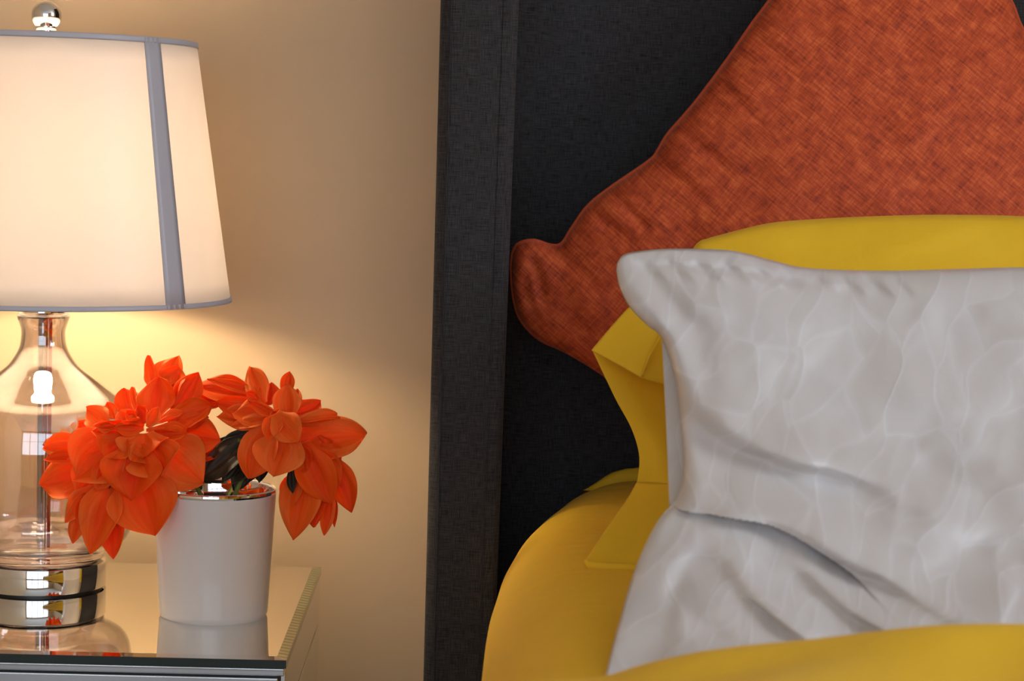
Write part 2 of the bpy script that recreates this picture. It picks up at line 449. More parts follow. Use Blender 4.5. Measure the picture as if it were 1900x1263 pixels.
# ------------------------------------------------------------------ table lamp
lc = at_table(76, 1086)
LD = lc.y-CAM.y; LY = CAM.y+LD; LX = lc.x*1.0
LC = Vector((LX, LY, TZ))
sc = LD/F
def lz(y, x=78): return U(x, y, LD).z          # height of a picture row on the lamp axis plane
lamp = empty('table_lamp', LC, 'clear glass bottle table lamp with white fabric shade and chrome base, lit', 'lamp')
Z = lambda y: lz(y)-TZ
r = 120*sc
e = .0008
def disc(z0, z1, r, b=.0012):
    return [(0, z0), (r-b, z0), (r-b*.3, z0+b*.3), (r, z0+b), (r, z1-b), (r-b*.3, z1-b*.3), (r-b, z1), (0, z1)]
z3 = Z(1036)
lathe('base_foot', [(0, .0), (r*.95, .0), (r*.95, .0022), (0, .0022)], LC, M_DARK, lamp, 96)
lathe('base_disc', disc(.0022, z3, r), LC, M_CHROME, lamp, 128)
# glass bottle, hollow: outer profile then inner back down
prof_px = [(100, 1036), (112, 1033), (119, 1027), (118, 1022), (126, 1014), (146, 1002), (158, 985), (163, 962), (164, 920), (164, 850), (162, 800), (154, 765),
           (140, 738), (118, 718), (92, 699), (66, 680), (50, 662), (42, 645), (39, 628), (39, 612), (43, 598), (46, 589), (46, 584), (43, 581)]
outer = [(a*sc*(1.035 if a > 125 else 1.05 if a < 52 else 1), Z(y)) for a, y in prof_px]
op = spline([(a, b) for a, b in outer], 90)
inner = []
for i in range(len(op)):
    t = op[min(i+1, len(op)-1)]-op[max(i-1, 0)]; t /= np.linalg.norm(t)
    q = op[i] + np.array((-t[1], t[0]))*.0045      # inwards (left of upward travel)
    inner.append((max(q[0], .001), q[1]))
inner = [q for q in inner if q[1] > Z(1026) and q[1] < Z(583)]
prof = [(0, Z(1036)+.0003)] + [(a, b+.0003) for a, b in op] + inner[::-1] + [(0, Z(1020))]
lathe('glass_body', prof, LC, M_GLASS, lamp, 128)
# lit fittings
lathe('neck_cap', [(0, Z(583)), (30*sc, Z(583)), (40*sc, Z(580.5)), (44*sc, Z(580)), (44*sc, Z(577)), (20*sc, Z(574)), (12*sc, Z(568)), (12*sc, Z(500)), (0, Z(500))], LC+Vector((0, 0, .0015)), M_CHROME, lamp, 96)
lathe('center_rod', [(0, Z(1020)+.0005), (9.5*sc, Z(1020)+.0005), (9.5*sc, Z(583)), (0, Z(583))], LC, M_CHROME, lamp, 48)
lathe('red_streak', [(0, Z(1019)), (3.2*sc, Z(1019)), (3.2*sc, Z(584)), (0, Z(584))], LC+Vector((14*sc, -.003, 0)), simple('reflected_red', (.65, .06, .02), .4), lamp, 16)  # red line added as a painted reflection of the orange cushion on the rod
# socket + bulb
lathe('bulb_socket', [(0, Z(500)), (22*sc, Z(500)), (24*sc, Z(440)), (0, Z(440))], LC, M_CHROME, lamp, 48)
x = NT('bulb_glow'); x.set(Base_Color=(1, .9, .7, 1)); x.b.inputs['Emission Color'].default_value = (1, .81, .53, 1); x.b.inputs['Emission Strength'].default_value = 106
bz = Z(378)
rb = .040
bulb = lathe('light_bulb', [(0, Z(440)+.0005), (.014, Z(440)+.0005), (.018, bz-.028)]+[(rb*math.cos(t), bz+rb*math.sin(t)) for t in np.linspace(-.9, math.pi/2, 14)], LC, x.m, lamp, 48)
BULB_W = 15
pl = bpy.data.lights.new('bulb_light', 'POINT'); pl.energy = BULB_W; pl.color = (1, .66, .33); pl.shadow_soft_size = .032
po = bpy.data.objects.new('bulb_light', pl); COL.objects.link(po); po.location = LC+Vector((0, 0, bz)); 
po.parent = lamp; po.matrix_parent_inverse = Matrix.Translation(LC).inverted()
# the bulb mesh would shade the point light inside it: give the lamp light through its own emission instead
bpy.data.objects.remove(po)
# shade
R0, R1 = 343*sc, 273*sc
ZB, ZT = Z(551), Z(72)
sh = [(R0+(R1-R0)*t, ZB+(ZT-ZB)*t) for t in np.linspace(0, 1, 12)]
shade = lathe('lamp_shade', sh, LC, M_SHADE, lamp, 160); add_mod(shade, 'SOLIDIFY', thickness=.0008, offset=0)
def band(zf0, zf1, name):
    t0, t1 = zf0, zf1
    p = [(R0+(R1-R0)*t+.0012, ZB+(ZT-ZB)*t) for t in np.linspace(t0, t1, 4)]
    o = lathe(name, p, LC, M_BAND, shade, 160); add_mod(o, 'SOLIDIFY', thickness=.0012, offset=0); return o
band(-.002, .017, 'bottom_trim'); band(.981, 1.003, 'top_trim')
# vertical ribbon seams; the one in view leans with the cone
def vband(ang, wd):
    v = []; f = []
    for j, t in enumerate(np.linspace(0, 1, 12)):
        rr = R0+(R1-R0)*t+.0013; z = ZB+(ZT-ZB)*t
        for k in range(5):
            a = ang+(k/4-.5)*wd/ ((R0+R1)/2)
            v.append((LC.x+rr*math.cos(a), LC.y+rr*math.sin(a), LC.z+z))
    f = grid_faces(5, 12)
    o = pydata('seam_ribbon', v, f, M_BAND, shade); add_mod(o, 'SOLIDIFY', thickness=.0010, offset=0)
A = -math.acos((308-80)/347.)+math.radians(11.5)
for k in range(4): vband(A - k*math.pi/2, .0255)
# harp fitter spokes, finial
for k in range(3):
    a = .6+k*2*math.pi/3
    tube('spoke', [LC+Vector((0, 0, ZT-.004)), LC+Vector((R1*.99*math.cos(a), R1*.99*math.sin(a), ZT-.004))], .0014, M_CHROME, shade, 8)
harp = []
for t in np.linspace(0, math.pi, 25):
    harp.append(LC+Vector((.055*math.cos(t), 0, Z(470)+(ZT-.004-Z(470))*math.sin(t)**.8)))
tube('harp', harp, .0014, M_CHROME, lamp, 8)
fz = lz(29, 83)-TZ; fr = 27.5*sc
lathe('finial', [(0, ZT-.004), (.006, ZT-.004), (.006, fz-fr*.98), (fr*.66, fz-fr*.98), (fr*.70, fz-fr*.88)]+[(fr*math.cos(t), fz+fr*math.sin(t)) for t in np.linspace(-.80, math.pi/2, 22)], LC, M_CHROME, lamp, 64)

# ------------------------------------------------------------------ flower pot
pb = at_table(396, 1139); PC = Vector((pb.x, pb.y, TZ)); PD = PC.y-CAM.y; ps = PD/F
ph = U(396+8, 903, PD).z-TZ
pot = empty('flower_pot', PC, 'small tapered white glazed pot with chrome rim holding orange flowers', 'pot')
rb_, rt = 101*ps, 113*ps
prof = [(0, .003), (rb_*.93, .003), (rb_*.95, 0.0), (rb_*.97, 0.0), (rb_, .004)]
prof += [(rb_+(rt-rb_)*t, .004+(ph-.010)*t) for t in np.linspace(.02, 1, 10)]
prof += [(rt-.001, ph-.005), (rt-.0032, ph-.005)] + [((rt-.0032)+(rb_-rt)*t, (ph-.006)*(1-t)+.006) for t in np.linspace(0, 1, 8)] + [(0, .006)]
lathe('pot_body', prof, PC, M_CERAM, pot, 128)
lathe('pot_rim', [(rt-.0005, ph-.0052), (rt+.0008, ph-.003), (rt+.0006, ph-.0008), (rt-.001, ph), (rt-.003, ph-.001), (rt-.0045, ph-.006), (rt-.006, ph-.035), (rt-.0045, ph-.035), (rt-.0034, ph-.0052)], PC, M_CHROME, pot, 128, close=True)
lathe('filler_foam', [(0, ph-.034), (rt-.008, ph-.034), (rt-.012, ph-.05), (0, ph-.05)], PC, M_LEAF, pot, 48)

# ------------------------------------------------------------------ flowers
fwd_shift = .025      # the left bloom leans out in front of the lamp
def petal(parent, base, tip, wd, db, dt, twist=0, bow=0, cup=.25, side=0, point=.55, mat=M_PETAL, name='petal', curl=0.0):
    """base, tip: picture points; db, dt: metres nearer (+) than the pot centre; wd: picture width"""
    dyp = tip[1]-base[1]
    dt = dt + (.38 if dyp > 0 else .30)*dyp*ps*(1 if mat is M_PETAL else 0)
    sh_ = lambda q: fwd_shift*max(0, min(1, (330-q[0])/230))
    P0 = U(base[0], base[1], PD-db-sh_(base)); P2 = U(tip[0], tip[1], PD-dt-sh_(tip))
    T = P2-P0; Lg = T.length; Tn = T.normalized()
    view = Vector((-.10, -1, .45)).normalized()
    S0 = Tn.cross(view)
    if S0.length < .15: S0 = Tn.cross(Vector((0, 0, 1)))
    S0.normalize(); N0 = S0.cross(Tn).normalized()
    if N0.dot(view) < 0: N0 = -N0
    a = math.radians(twist)
    Sd = S0*math.cos(a)+N0*math.sin(a); N = N0*math.cos(a)-S0*math.sin(a)
    W = wd*ps/2
    W *= 1.24 if mat is M_PETAL else 1
    P1 = (P0+P2)/2 + N*(bow*Lg) + S0*(side*Lg)
    nu, nv = 13, 17
    v = []; uv = []
    r = random.Random(int(base[0]*7+tip[1]*13)); ph1 = r.random()*6.28; ph2 = r.random()*6.28
    for j in range(nv):
        t = j/(nv-1)
        C = P0*(1-t)**2+P1*2*t*(1-t)+P2*t*t
        d = ((P1-P0)*(1-t)+(P2-P1)*t).normalized()
        Nn = (N-d*N.dot(d)).normalized(); Ss = Sd
        q = min(1, t/.45); pr = .36+.64*q*q*(3-2*q)
        if t > .5: q = (t-.5)/.5; pr *= max(.015, (1-q**1.9)**.85*(1-.18*q**4))
        for i in range(nu):
            s = 2*i/(nu-1)-1
            off = Ss*(s*W*pr) + Nn*(cup*W*(s*s-.35)*pr)
            off += Nn*(.0012*math.sin(s*9+ph1)+.10*W*math.exp(-(s*4)**2))*(-math.sin(math.pi*t))               # lengthwise pleats
            off += Nn*(.34*W*abs(s)**2.5*math.sin(t*6.5+ph2+s*1.3)*min(1, t*2))                  # wavy edge
            off += Nn*(curl*W*max(0, t-.6)**2*6)
            v.append(C+off); uv.append((i/(nu-1), t))
    o = pydata(name, v, grid_faces(nu, nv), mat, parent); set_uv(o, uv)
    add_mod(o, 'SOLIDIFY', thickness=.0005, offset=0); add_mod(o, 'SUBSURF', levels=1, render_levels=1)
    return o
def L4(p): return (60+p[0]*.3245, 640+p[1]*.3245)
def L5(p): return (360+p[0]*.3009, 640+p[1]*.3009)
def flower(name, conv, k, petals, root, head, label, headd):
    fl = empty(name, U(head[0], head[1], PD-headd), label, 'flower', 'orange fabric dahlias in the white pot')
    for q in petals:
        b, t, wd, db, dt = q[:5]; kw = q[5] if len(q) > 5 else {}
        petal(fl, conv(b), conv(t), wd*k, db, dt, **kw)
    h3 = U(head[0], head[1], PD-headd)
    pts = [h3, h3.lerp(root, .4)+Vector((0, 0, .018)), root+Vector((0, 0, .01)), root-Vector((0, 0, .02))]
    pts = [Vector(p) for p in spline([tuple(p) for p in pts], 16)]
    tube('stem', pts, .0026, M_STEM, fl, 8)
    return fl
left_petals = [
 # back row, standing up behind
 ((695,260),(668,58),80,-.005,-.010,dict(twist=25,cup=.5)),
 ((740,250),(836,62),135,-.008,-.016,dict(twist=-10,side=-.12)),
 ((740,370),(838,125),170,.004,-.004,dict(twist=20,cup=.35)),
 ((800,400),(952,155),135,.008,.0,dict(twist=-35,cup=.4)),
 ((700,420),(725,185),185,.016,.010,dict(cup=.3,bow=.08)),
 ((570,410),(528,245),130,.0,-.01,dict(cup=.3)),
 ((595,380),(574,238),55,.004,-.002,dict(twist=30)),
 ((470,420),(425,328),70,.0,-.004,dict(cup=.3)),
 ((430,470),(310,362),130,.006,.0,dict(cup=.3,bow=.1)),
 ((370,560),(263,440),140,.010,.004,dict(cup=.3)),
 # left reach
 ((330,600),(60,590),130,.014,.006,dict(bow=.12,cup=.5,side=.05)),
 ((320,640),(62,655),70,.020,.014,dict(bow=.12,cup=.5)),
 ((300,730),(46,805),230,.004,-.006,dict(bow=.1,cup=.3)),
 # heart
 ((640,450),(600,345),85,.030,.026,dict(cup=.8,twist=15)),
 ((560,450),(500,372),85,.032,.028,dict(cup=.8)),
 ((610,450),(640,345),70,.026,.022,dict(cup=.8,twist=-20)),
 ((660,470),(722,352),70,.034,.036,dict(cup=.6,twist=-30)),
 ((590,440),(540,375),50,.038,.036,dict(cup=.9)),
 ((530,440),(615,420),55,.036,.044,dict(cup=.9,twist=40)),
 # ring round the heart
 ((610,490),(338,490),110,.034,.034,dict(cup=.5,bow=.12,twist=25)),
 ((480,470),(350,455),55,.036,.038,dict(cup=.6,twist=45)),
 ((640,470),(470,470),80,.038,.046,dict(cup=.5,twist=35,bow=.1)),
 ((650,490),(885,480),75,.036,.040,dict(cup=.5,twist=40,side=-.05)),
 ((660,520),(882,505),100,.034,.046,dict(cup=.55,twist=20,side=.1,bow=.1)),
 ((700,450),(860,380),65,.030,.028,dict(cup=.5,twist=30)),
 ((780,450),(1020,345),170,.018,.014,dict(cup=.35,twist=10)),
 ((800,470),(1010,410),90,.014,.014,dict(cup=.4,twist=-20)),
 ((780,500),(1080,545),190,.010,.008,dict(cup=.35,bow=.08)),
 # lower front
 ((540,520),(245,770),290,.028,.014,dict(cup=.45,bow=.18)),
 ((600,560),(560,890),280,.044,.042,dict(cup=.35,bow=.12)),
 ((440,640),(372,835),110,.040,.034,dict(cup=.5,bow=.1,twist=20)),
 ((680,560),(760,755),250,.044,.056,dict(cup=.45,bow=.15,twist=-15,curl=.2)),
 ((640,600),(568,660),120,.046,.056,dict(cup=.5,twist=30)),
 ((700,560),(975,790),290,.030,.016,dict(cup=.35,bow=.12)),
 ((580,700),(702,1092),320,.036,.034,dict(cup=.3,bow=.12)),
 ((470,830),(575,1050),190,.024,.016,dict(cup=.3,bow=.1)),
 ((470,760),(330,1195),200,.038,.026,dict(cup=.4,bow=.12)),
 ((450,900),(462,1225),130,.030,.020,dict(cup=.35,bow=.1)),
 ((370,800),(182,1018),110,.028,.014,dict(cup=.4,bow=.12)),
 ((300,850),(268,1042),65,.036,.032,dict(cup=.6)),
 ((290,900),(232,1138),80,.026,.018,dict(cup=.4)),
 ((360,700),(250,850),150,.022,.012,dict(cup=.4)),
 ((520,520),(420,650),170,.040,.042,dict(cup=.45,bow=.1)),
 ((640,500),(640,640),240,.040,.050,dict(cup=.3,bow=.1)),
 # under-right, towards the pot
 ((900,560),(1060,640),120,.004,-.004,dict(cup=.3)),
 ((860,600),(1040,560),110,.0,-.004,dict(cup=.3)),
]
right_petals = [
 ((430,360),(348,133),125,.012,.002,dict(cup=.3,bow=.06)),
 ((455,370),(475,228),120,.008,.002,dict(cup=.3)),
 ((575,490),(577,235),140,.026,.020,dict(cup=.4)),
 ((565,330),(590,160),75,.010,.004,dict(cup=.4)),
 ((600,420),(640,270),80,.014,.006,dict(cup=.3)),
 ((620,420),(782,350),120,.008,-.004,dict(cup=.35,side=.15)),
 ((610,480),(885,425),110,.024,.014,dict(cup=.4,twist=10,side=.08)),
 ((610,470),(903,450),55,.032,.030,dict(cup=.6,twist=40)),
 ((600,580),(1058,560),255,.010,-.004,dict(cup=.25,bow=.1,side=.05)),
 ((560,560),(640,420),120,.034,.034,dict(cup=.5)),
 ((520,440),(135,360),130,.018,.012,dict(cup=.4,bow=.1,side=-.03)),
 ((500,470),(140,440),130,.014,.012,dict(cup=.3,bow=.1)),
 ((480,440),(240,420),150,.026,.026,dict(cup=.35,bow=.15)),
 ((480,450),(230,500),80,.030,.028,dict(cup=.4,bow=.1)),
 ((545,440),(325,330),60,.034,.038,dict(cup=.6,side=-.12,twist=20)),
 ((400,340),(322,290),60,.036,.040,dict(cup=.8)),
 ((500,480),(520,390),60,.038,.040,dict(cup=.8)),
 ((560,470),(470,410),70,.036,.040,dict(cup=.8,twist=20)),
 ((480,470),(345,825),210,.030,.022,dict(cup=.35,bow=.1,side=.05)),
 ((580,520),(490,812),260,.040,.036,dict(cup=.35,bow=.12)),
 ((500,420),(645,600),160,.044,.048,dict(cup=.35,bow=.1)),
 ((520,430),(450,580),110,.044,.048,dict(cup=.4)),
 ((640,600),(690,780),110,.030,.026,dict(cup=.4)),
 ((670,600),(840,985),200,.026,.014,dict(cup=.35,bow=.14)),
 ((720,640),(905,860),150,.022,.010,dict(cup=.4,bow=.12)),
 ((800,660),(970,1035),150,.008,-.006,dict(cup=.35,bow=.1,side=-.12)),
 ((780,620),(910,720),110,.010,.002,dict(cup=.4)),
 ((690,720),(608,1205),210,.018,.010,dict(cup=.35,bow=.1,side=-.06)),
 ((720,720),(742,1125),150,.010,.004,dict(cup=.35,bow=.1)),
 ((640,740),(600,1000),90,.022,.016,dict(cup=.5)),
 ((850,860),(802,1175),80,.002,-.006,dict(cup=.35)),
 ((860,900),(866,1125),42,-.002,-.01,dict(cup=.35)),
 ((640,780),(545,945),90,-.004,-.012,dict(cup=.3)),
 ((760,560),(830,700),120,.006,.0,dict(cup=.3)),
 ((400,310),(-10,250),150,-.006,-.016,dict(cup=.3,bow=.05)),
 ((420,300),(78,208),60,.002,-.004,dict(cup=.4)),
 ((250,330),(-20,330),110,-.012,-.02,dict(cup=.3)),
]
rootL = PC+Vector((-.015, 0, ph-.02)); rootR = PC+Vector((.02, 0, ph-.02))
fL = flower('dahlia', L4, .3245, left_petals, rootL, L4((600,520)), 'large orange dahlia drooping over the left side of the white pot', .020)
fR = flower('dahlia', L5, .3009, right_petals, rootR, L5((560,500)), 'orange dahlia hanging over the right side of the white pot', .012)
# foliage
def leaf(par, c, b, t, wd, db, dt, **k): petal(par, c(b), c(t), wd*.3, db, dt, mat=M_LEAF, name='leaf', point=1, **k)
leaf(fR, L5, (360,560), (40,830), 210, .012, .006, cup=.2, bow=.05)
leaf(fR, L5, (390,520), (150,660), 130, .004, .0, cup=.2)
leaf(fR, L5, (400,540), (230,860), 200, .006, .002, cup=.2)
leaf(fR, L5, (390,600), (330,850), 150, .008, .004, cup=.2)
leaf(fR, L5, (300,540), (100,800), 190, -.004, -.012, cup=.3)
leaf(fR, L5, (380,620), (250,900), 170, -.002, .0, cup=.3)
leaf(fR, L5, (420,640), (400,850), 120, .0, .0, cup=.3)
leaf(fR, L5, (330,600), (180,840), 120, .014, .012, cup=.4)
leaf(fR, L5, (600,740), (608,915), 62, .034, .032, cup=.3)
leaf(fR, L5, (650,700), (672,885), 45, .030, .028, cup=.3)
leaf(fL, L4, (470,780), (435,900), 45, .040, .041, cup=.3)
tube('stem', [U(*L5((270,585)), PD-.016), U(*L5((330,603)), PD-.016), U(*L5((400,612)), PD-.010)], .0024, M_STEM, fR, 8)

# ------------------------------------------------------------------ headboard with wing
WD = 2.40
hb = empty('bed', (1.0, -1.0, 0), 'bed with a charcoal linen winged headboard against the beige wall', 'bed')
def wing(x0t, x1t, x0b, x1b, y0, y1, zt):
    bm = bmesh.new(); n = 30
    rad = .011; rl = .017
    rings = []
    for j in range(n+1):
        z = zt*j/n; t = (z-.4)/(1.3-.4); t = max(0, min(1.3, t))
        x0 = x0b+(x0t-x0b)*t; x1 = x1b+(x1t-x1b)*t
        pts = []
        for (cx, cy, a0) in ((x0+rl, y0+rl, 180), (x1-rad, y0+rad, 270), (x1-.003, y1-.003, 0), (x0+.003, y1-.003, 90)):
            rr = (rl if a0 == 180 else rad) if cy < -.1 else .003
            for k in range(7):
                a = math.radians(a0+90*k/6); pts.append((cx+rr*math.cos(a), cy+rr*math.sin(a), z))
        rings.append([bm.verts.new(p) for p in pts])
    for j in range(n):
        m = len(rings[0])
        for k in range(m): bm.faces.new((rings[j][k], rings[j][(k+1) % m], rings[j+1][(k+1) % m], rings[j+1][k]))
    bm.faces.new(rings[0]); bm.faces.new(rings[-1][::-1])
    return from_bm('wing', bm, M_CHAR, hb)
y_front = CAM.y+WD
a0 = U(817, 0, WD).x; a1 = U(963, 0, WD).x; b0 = U(785, 1263, WD).x; b1 = U(916, 1263, WD).x
zt0 = U(890, 0, WD).z; zb0 = U(850, 1263, WD).z
ex = lambda a, b, z: b+(a-b)*(z-zb0)/(zt0-zb0)
wg = wing(ex(a0, b0, 1.3), ex(a1, b1, 1.3), ex(a0, b0, .4), ex(a1, b1, .4), y_front,   .033, 1.62)
tube('wing_seam', [(ex(a1, b1, z)-.016, y_front-.0002, z) for z in np.linspace(.02, 1.6, 30)], .0009, M_CHAR, wg, 6)
tube('wing_seam', [(ex(a0, b0, z)+.012, y_front-.0000, z) for z in np.linspace(.02, 1.6, 30)], .0008, M_CHAR, wg, 6)
box('headboard_panel', (ex(a1, b1, .8)-.004, -.085, .02), (1.78, .033, 1.62), M_CHAR, hb, .012)
w2 = box('wing', (1.78, y_front, .0), (1.865, .033, 1.62), M_CHAR, hb, .011)

# ------------------------------------------------------------------ bed: base, mattress in yellow fitted sheet
MZ = .728
def dy(d): return CAM.y+d
box('bed_base', (.11, dy(.45), .10), (1.70, -.10, .437), M_CHAR, hb, .01)
for sx in (.2, 1.6):
    for sy in (dy(.55), -.2): box('leg', (sx-.03, sy-.03, 0), (sx+.03, sy+.03, .10), M_DARK, hb)
def mattress():
    ds = np.r_[np.linspace(.5, 2.2, 40), np.linspace(2.22, 2.600, 40)]
    V = []; n = 60
    for d in ds:
        t = (2.6-d)
        xl = np.interp(d, [.5, 1.6, 1.9, 2.1, 2.25, 2.35, 2.42, 2.50, 2.56, 2.6], [.012, .012, .014, .02, .030, .042, .056, .078, .100, .125])
        q = max(0, 1-t/.10); zt = MZ-.045*q**2.6
        # back edge rolls down
        prof = []
        rr = .115; rz = .13
        for k in range(n):
            s = k/(n-1)
            if s < .35:
                prof.append((1.68-(1.68-xl-rr)*(s/.35), zt))
            elif s < .8:
                a = (s-.35)/.45*math.pi/2; prof.append((xl+rr-rr*math.sin(a)**.9, zt-rz+rz*math.cos(a)**.75))
            else:
                prof.append((xl+.012*((s-.8)/.2), zt-rz-(zt-rz-.44)*((s-.8)/.2)))
        for p in prof: V.append((p[0], dy(d), p[1]))
    F_ = grid_faces(n, len(ds))
    # close back, front and bottom
    m = len(ds)
    F_.append(tuple(range(0, n))); F_.append(tuple(reversed(range((m-1)*n, m*n))))
    V = np.array(V)
    # tension wrinkles at the back corner
    bpts = V.copy()
    X, Yy, Zz = V[:, 0], V[:, 1], V[:, 2]
    w_ = .0025*np.sin((Yy-dy(2.5))*210+X*14)*np.exp(-((Yy-dy(2.53))/.045)**2)*np.exp(-((X-.22)/.16)**2)*(Zz > MZ-.06)
    V[:, 2] += w_
    V[:, 2] += .003*vnoise(X*1000, Yy*1000, 160, 4)*(Zz > .55)
    o = pydata('mattress', V, F_, M_YEL)
    tag(o, 'mattress in a smooth yellow fitted sheet in front of the headboard', 'mattress')
    return o
mat = mattress()
# gathered corner of the sheet bunched against the panel
def lump():
    nu, nv = 60, 20; V = []
    for j in range(nv):
        b = j/(nv-1)
        for i in range(nu):
            a = i/(nu-1); X = .135+a*.5
            env = min(1, (a/.10))**.5 if a < .10 else 1
            zz = .050*env*math.sin(math.pi*b)**.6 + .0015*math.sin(X*160)*math.sin(math.pi*b)
            Yq = -.092-.050*b; q = max(0, 1-(2.6-(Yq-CAM.y))/.10)
            V.append((X, Yq, MZ-.045*q**2.6-.030*(1-b)+zz-.006))
    return pydata('sheet_gather', V, grid_faces(nu, nv), M_YEL, mat)
lump()

# ------------------------------------------------------------------ orange velvet cushion
def f_or(X, Y, f):
    e = np.clip(1-f*1.3, 0, 1)
    z = .004*vnoise(X, Y, 60, 3)*np.clip(f*2, 0, 1)
    # puckers running in from the seam
    for (ax, ay, bx, by, A_) in ((1060,440,1130,420,.006),(1060,470,1150,470,.005),(1085,380,1170,440,.006),(1130,345,1200,420,.006),(1215,290,1300,360,.006),
                             (1260,240,1340,300,.005),(1330,150,1400,220,.004),(990,470,1010,560,.008),(1390,60,1470,120,.005),(1025,455,1110,520,.006)):
        z += ridge(X, Y, [(ax, ay), (bx, by)], -A_, 11)
    z += ridge(X, Y, [(985,470),(975,530),(1000,590)], -.006, 12)
    return z
d0 = 2.50
o_top = [(951,470,2.50),(962,452,2.495),(990,446,2.49),(1022,455,2.49),(1042,452,2.49),(1060,425,2.49),(1090,383,2.49),(1130,350,2.49),(1205,298,2.49),(1222,277,2.49),(1240,248,2.49),(1290,190,2.49),(1350,110,2.49),(1395,45,2.495),(1432,-5,2.50),(1480,-80,2.51),(1560,-190,2.53),(1640,-240,2.55)]
o_bot = [(1130,700,2.50),(1180,760,2.50),(1260,810,2.46),(1400,840,2.43),(1700,860,2.42),(2000,860,2.42),(2200,800,2.44)]
o_left = [(951,470,2.50),(949,500,2.50),(953,550,2.50),(966,592,2.50),(1000,628,2.50),(1050,650,2.50),(1085,663,2.50),(1105,680,2.50),(1130,700,2.50)]
o_right = [(1640,-240,2.55),(1740,-150,2.55),(1830,-60,2.54),(1875,0,2.53),(1898,55,2.52),(1960,150,2.51),(2120,330,2.49),(2230,560,2.46),(2200,800,2.44)]
oc = empty('throw_pillow', U(1500, 840, 2.45), 'rust orange velvet cushion with piped edge leaning on the headboard', 'cushion')
pillow('cushion_body', o_top, o_bot, o_left, o_right, .075, 230, 150, M_ORANGE, oc, f_or, .40, .25)
edge = list(spline(o_left[::-1], 60))+list(spline(o_top, 160))[1:]+list(spline(o_right, 80))[1:]
tube('piping', [U(p[0], p[1], p[2]) for p in edge], .0022, M_ORANGE, oc, 8)

# ------------------------------------------------------------------ yellow pillow with open case end
yp = empty('bed_pillow', U(1500, 1000, 2.0), 'yellow pillow with open hemmed case end, behind the white pillow', 'pillow')
y_top = [(1215,640,2.22),(1250,520,2.24),(1290,455,2.25),(1310,443,2.255),(1340,435,2.26),(1420,415,2.27),(1500,407,2.28),(1620,401,2.28),(1760,398,2.28),(1900,401,2.28),(2060,410,2.26),(2200,440,2.22)]
y_bot = [(1240,975,2.05),(1400,985,2.0),(1700,985,2.0),(2000,985,2.0),(2200,975,2.02)]
y_left = [(1215,640,2.22),(1225,760,2.18),(1235,900,2.10),(1240,975,2.05)]
y_right = [(2200,440,2.22),(2260,700,2.14),(2200,975,2.02)]
def f_y(X, Y, f): return ridge(X, Y, [(1340,437),(1420,455),(1500,470)], -.004, 14)+ridge(X, Y, [(1800,405),(1700,440),(1600,455)], .004, 18)
pillow('pillow_body', y_top, y_bot, y_left, y_right, .05, 120, 70, M_YEL, yp, f_y, .45, 1.0)
# folded-over hem band of the case, then the hanging back layer
sheet('case_hem', [(1098,650,2.150),(1130,612,2.165),(1166,572,2.18),(1200,545,2.19)], [(1190,700,2.105),(1205,660,2.125),(1226,622,2.145),(1245,590,2.16)],
      [(1098,650,2.150),(1140,672,2.125),(1190,700,2.105)], [(1200,545,2.19),(1222,565,2.175),(1245,590,2.16)], 24, 24, M_YEL, yp, .0016)
sheet('case_hem', [(1190,700,2.108),(1205,660,2.128),(1226,622,2.148),(1245,590,2.163)], [(1250,716,2.12),(1255,680,2.180),(1262,640,2.180),(1265,600,2.182)],
      [(1190,700,2.108),(1218,708,2.112),(1250,716,2.12)], [(1245,590,2.163),(1255,595,2.18),(1265,600,2.182)], 16, 16, M_YEL, yp, .0016)
tube('hem_seam', [U(*p) for p in ((1190,699,2.101),(1205,660,2.121),(1226,622,2.141),(1236,603,2.150))], .0012, M_YEL, yp, 8)
def fold_fn(X, Y, u, v): return -.010*np.sin(u*np.pi)*np.sin(v*np.pi)-.004*np.sin(v*9+u*3)
sheet('case_back', [(1100,650,2.175),(1140,668,2.18),(1190,695,2.185),(1262,712,2.20)],
      [(1182,895,2.105),(1205,897,2.10),(1230,898,2.09),(1262,900,2.08)],
      [(1100,650,2.175),(1122,698,2.17),(1145,745,2.16),(1170,790,2.145),(1184,830,2.13),(1187,860,2.12),(1182,895,2.105)],
      [(1262,712,2.20),(1262,800,2.15),(1262,900,2.08)], 40, 50, M_YEL, yp, .0016, fold_fn)
sheet('case_skirt', [(1182,895,2.105),(1205,897,2.10),(1230,898,2.09),(1262,900,2.08)],
      [(1084,1043,1.985),(1110,1054,1.975),(1170,1056,1.97),(1230,1058,1.965)],
      [(1182,895,2.105),(1165,925,2.09),(1130,975,2.05),(1100,1020,2.01),(1084,1043,1.985)],
      [(1262,900,2.08),(1250,980,2.03),(1230,1058,1.965)], 40, 40, M_YEL, yp, .0016, lambda X, Y, u, v: -.004*np.sin(u*5+v*2)-.012*np.sin(v*np.pi))
tube('hem_edge', [U(*p) for p in ((1086,1040,1.983),(1094,1049,1.974),(1125,1052,1.970),(1175,1054,1.966),(1225,1056,1.962))], .0042, M_YEL, yp, 10, taper=[.4,1,1,1,1])

